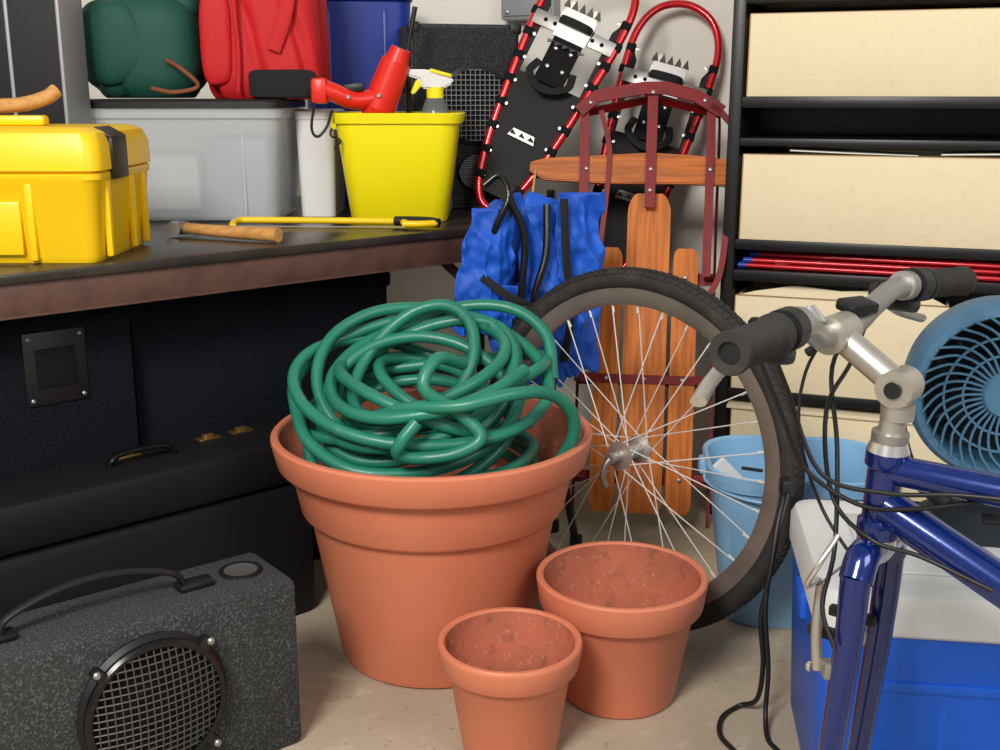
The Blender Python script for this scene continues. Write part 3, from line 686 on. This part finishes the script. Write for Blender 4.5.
for i in range(5):
    a=2*pi*i/5; M=Matrix.Rotation(a,4,'Y')@TM((.066,0,0),(.5,0,0))
    prism(f'blade_{i}',[(-.035,-.02),(.03,-.038),(.038,0),(.03,.038),(-.035,.02)],.003,fandark,g,M)
for s in(-1,1): tube(f'yoke_{s}',[(s*.134,0,0),(s*.136,.01,-.06),(s*.11,.01,-.14),(s*.05,.0,-.19)],.009,fandark,g,flat=1.4)
loft('base',[(-.2205,.19,.15,.05),(-.202,.185,.145,.05),(-.185,.12,.10,.04),(-.175,.10,.07,.03)],fandark,g)
box('switch',(.03,.02,.01),(0,-.05,-.188),black,g,rot=(.4,0,0),bev=.003)

# ---------------------------------------------------------------- bicycle (front wheel removed)
g=grp('bicycle',(.414,1.155,0),world=True)
F=V((-.78,.62,0)); S=V((.62,.78,0)); Rr=-F
hb=V((.413,1.158,.536)); ht=V((.415,1.153,.625))
lathe('head_tube',[(0,-.004),(.023,-.004),(.023,.012),(.019,.016),(.019,.074),(.023,.078),(.023,.094),(0,.094)],bikeblue,g,alignM(hb,ht),36)
up=(ht-hb).normalized()
cyl('headset_upper',ht+up*.004,ht+up*.016,.023,chrome,g,r2=.019); cyl('headset_nut',ht+up*.016,ht+up*.026,.0195,steel,g)
cyl('headset_lower',hb-up*.016,hb-up*.004,.021,chrome,g)
cr=hb-up*.022
kn=V((.421,1.152,.70))
cyl('stem_quill',ht+up*.02,kn-V((0,0,.005)),.014,alum,g)
cyl('stem_collar',kn-V((0,0,.035)),kn-V((0,0,.018)),.0175,alum,g)
cyl('stem_knuckle',kn-S*.019,kn+S*.019,.02,alum,g); cyl('knuckle_bolt',kn-S*.023,kn-S*.018,.009,black,g)
cl=V((.365,1.2,.748))
cyl('stem_arm',kn,cl,.0155,alum,g); cyl('bar_clamp',cl-S*.024,cl+S*.024,.0205,alum,g)
cyl('clamp_bolt',cl+V((-.02,.012,-.02)),cl+V((-.026,.016,-.026)),.005,black,g)
barp=[V((.196,.932,.787)),V((.27,1.04,.785)),V((.305,1.10,.775)),V((.335,1.162,.752)),cl,V((.398,1.24,.750)),V((.43,1.272,.768)),V((.48,1.33,.778)),V((.598,1.45,.764))]
tube('handlebar',barp,.0125,steel,g,n=16)
def grip(nm,p0,p1):
    L=(V(p1)-V(p0)).length; pr=[(.0095,.006),(.0105,0),(.0185,0),(.0195,.002),(.0195,.005)]
    k=int(L/.006)
    for i in range(k): 
        z=.006+i*(L-.02)/k; pr+= [(.0168,z),(.0182,z+.002),(.0168,z+.004)]
    pr+=[(.0205,L-.01),(.0205,L),(.012,L)]
    lathe(nm,pr,rubber,g,alignM(p0,p1),28)
dl=(barp[1]-barp[0]).normalized(); grip('grip_left',barp[0]-dl*.006,barp[0]+dl*.100)
lathe('bar_end_shade_disc',[(0,.0),(.0100,.0)],black,g,alignM(barp[0]-dl*.0025,barp[0]-dl*.01),20)  # black disc stands in for the shade inside the open bar end
dr=(barp[-2]-barp[-1]).normalized(); grip('grip_right',barp[-1]-dr*.004,barp[-1]+dr*.12)
for sd,c,d in(('l',barp[0]+dl*.128,dl),('r',barp[-1]+dr*.14,dr)):
    cyl('shifter_body_'+sd,c-d*.014,c+d*.010,.021,black,g); 
    box('shifter_pod_'+sd,(.040,.035,.020),c+V((0,0,-.024))+F*.012,black,g,rot=(0,.2,.9),bev=.007)
    cyl('lever_clamp_'+sd,c+d*.018,c+d*.034,.0175,steel,g)
    h=c+d*.026+F*.03+V((0,0,-.014))
    box('lever_body_'+sd,(.035,.022,.02),c+d*.026+F*.024+V((0,0,-.01)),black,g,rot=(0,0,-.67),bev=.006)
    tube('brake_lever_'+sd,[h,h-d*.04+F*.012+V((0,0,-.010)),h-d*.095+F*.014+V((0,0,-.028)),h-d*.140+F*.006+V((0,0,-.038))],.008,alum,g,flat=.7)
cyl('bell',barp[3]+V((-.005,.01,.012)),barp[3]+V((-.008,.015,.03)),.015,chrome,g,r2=.006)
Lc=barp[0]+dl*.16+F*.03; Rc=barp[-1]+dr*.17+F*.03
tube('brake_cable_l',[Lc,Lc+V((-.005,.06,-.02)),V((.305,1.17,.66)),V((.335,1.18,.60)),V((.385,1.15,.57)),V((.43,1.12,.575)),V((.50,1.08,.60))],.0026,black,g)
tube('shift_cable_l',[Lc+V((0,0,-.02)),V((.30,1.14,.70)),V((.335,1.12,.615)),V((.40,1.10,.60)),V((.47,1.08,.605)),V((.56,1.03,.61))],.0026,black,g)
tube('brake_cable_r',[Rc,V((.42,1.30,.74)),V((.375,1.24,.70)),V((.372,1.19,.62)),V((.365,1.15,.52)),V((.35,1.13,.46)),V((.36,1.11,.42))],.0026,black,g)
tube('shift_cable_r',[Rc+V((0,0,-.01)),V((.41,1.28,.70)),V((.36,1.2,.66)),V((.365,1.17,.57)),V((.395,1.12,.54)),V((.44,1.10,.53)),V((.5,1.06,.51))],.0026,black,g)
tube('computer_wire',[cl+V((0,0,.015)),V((.34,1.22,.70)),V((.335,1.21,.63)),V((.36,1.19,.55)),V((.39,1.13,.50))],.002,black,g)
box('cycle_computer',(.04,.03,.014),barp[5]+V((0,0,.02)),black,g,rot=(.2,0,.5),bev=.004)
crown=cr
tube('fork_crown',[crown-S*.052+V((0,0,-.02)),crown-S*.035+V((0,0,.002)),crown,crown+S*.035+V((0,0,.002)),crown+S*.052+V((0,0,-.02))],.0185,bikeblue,g,n=16)
for sd,s in(('near',-1),('far',1)):
    b=crown+S*s*.052
    pts=[b+V((0,0,-.012)),b+V((-.002,.002,-.09)),b+V((-.008,.007,-.2)),b+V((-.018,.015,-.32)),b+V((-.045,.036,-.43)),b+V((-.068,.055,-.485))]
    tube('fork_leg_'+sd,pts,.0165,bikeblue,g,n=16,r2=.010)
    e_=pts[-1]
    cyl('dropout_'+sd,e_+V((0,0,.006)),V((e_.x,e_.y,.0)),.008,chrome,g)
    box('brake_boss_'+sd,(.02,.02,.02),b+F*.02+V((0,0,-.13)),steel,g,bev=.004)
    tube('brake_arm_'+sd,[b+F*.035+V((0,0,-.135)),b+F*.04+V((0,0,-.09))-S*s*.002,b+F*.042+V((0,0,-.04))-S*s*.012],.0065,alum,g)
    box('brake_pad_'+sd,(.055,.012,.013),b+F*.03+V((0,0,-.10))-S*s*.022,black,g,rot=(0,0,math.atan2(F.y,F.x)),bev=.003)
    boltset('pivot_'+sd,[b+F*.042+V((0,0,-.135))],.006,.006,chrome,g,F)
tube('brake_noodle',[crown-S*.04+F*.045+V((0,0,-.035)),crown-S*.075+F*.045+V((0,0,-.03)),crown-S*.085+F*.03+V((0,0,.0)),crown-S*.06+F*.02+V((0,0,.03))],.003,chrome,g)
cyl('brake_link_wire',crown-S*.05+F*.044+V((0,0,-.04)),crown+S*.05+F*.044+V((0,0,-.04)),.0015,steel,g)
bb=hb+Rr*.62; bb.z=.29; st_=hb+Rr*.52; st_.z=.72; sb=hb+Rr*.55; sb.z=.62
rc_=hb+Rr*1.02; rc_.z=.335
cyl('top_tube',ht-up*.016+Rr*.005,sb+V((0,0,-.01)),.0165,bikeblue,g); cyl('down_tube',hb+up*.03+Rr*.005,bb,.0215,bikeblue,g)
cyl('seat_tube',bb,V((st_.x,st_.y,.66)),.0165,bikeblue,g); cyl('seat_post',V((st_.x,st_.y,.66)),st_+Rr*.01+V((0,0,.04)),.0125,alum,g)
for s in(-1,1):
    tube(f'seat_stay_{s}',[sb+S*s*.012,sb*.5+rc_*.5+S*s*.045,rc_+S*s*.062],.008,bikeblue,g); tube(f'chain_stay_{s}',[bb+S*s*.03,bb*.5+rc_*.5+S*s*.05,rc_+S*s*.062],.009,bikeblue,g)
cyl('bottom_bracket',bb-S*.036,bb+S*.036,.02,bikeblue,g); cyl('chainring',bb+S*.045,bb+S*.049,.085,steel,g,n=42)
for s in(-1,1):
    cyl(f'crank_{s}',bb+S*s*.06,bb+S*s*.07+Rr*s*.12+V((0,0,-.1*s)),.009,alum,g); box(f'pedal_{s}',(.09,.07,.022),bb+S*s*.12+Rr*s*.12+V((0,0,-.1*s)),black,g,rot=(0,0,-.67),bev=.005)
soft('saddle',(.26,.14,.06),st_+V((0,0,.06)),black,g,rot=(0,0,-.67),p=2.4,amp=.0,cuts=10)
rw=grp('rear_wheel',parent=g,M=wheelM(rc_,math.atan2(.62,.78),0))
wheel(rw,True)

# ---------------------------------------------------------------- camera & light
cam=bpy.data.cameras.new('camera'); cam.sensor_width=36; cam.lens=40.68; co=bpy.data.objects.new('camera',cam)
co.location=(0,0,1.0); co.rotation_euler=(math.radians(76),0,0); sc.collection.objects.link(co); sc.camera=co
def area(name,loc,tgt,size,power,col=(1,1,1)):
    l=bpy.data.lights.new(name,'AREA'); l.size=size; l.energy=power; l.color=col
    o=bpy.data.objects.new(name,l); o.location=loc; o.rotation_euler=(V(tgt)-V(loc)).to_track_quat('-Z','Y').to_euler(); sc.collection.objects.link(o)
area('key_light',(-.9,-.6,2.4),(0.1,2.5,.55),.8,92,(1,.96,.905))
area('fill_light',(1.4,-.3,2.0),(0.2,2.9,.8),1.1,24,(1,.98,.96))
w=bpy.data.worlds.new('world'); sc.world=w; w.use_nodes=True
w.node_tree.nodes['Background'].inputs[0].default_value=(1,.98,.96,1); w.node_tree.nodes['Background'].inputs[1].default_value=.29
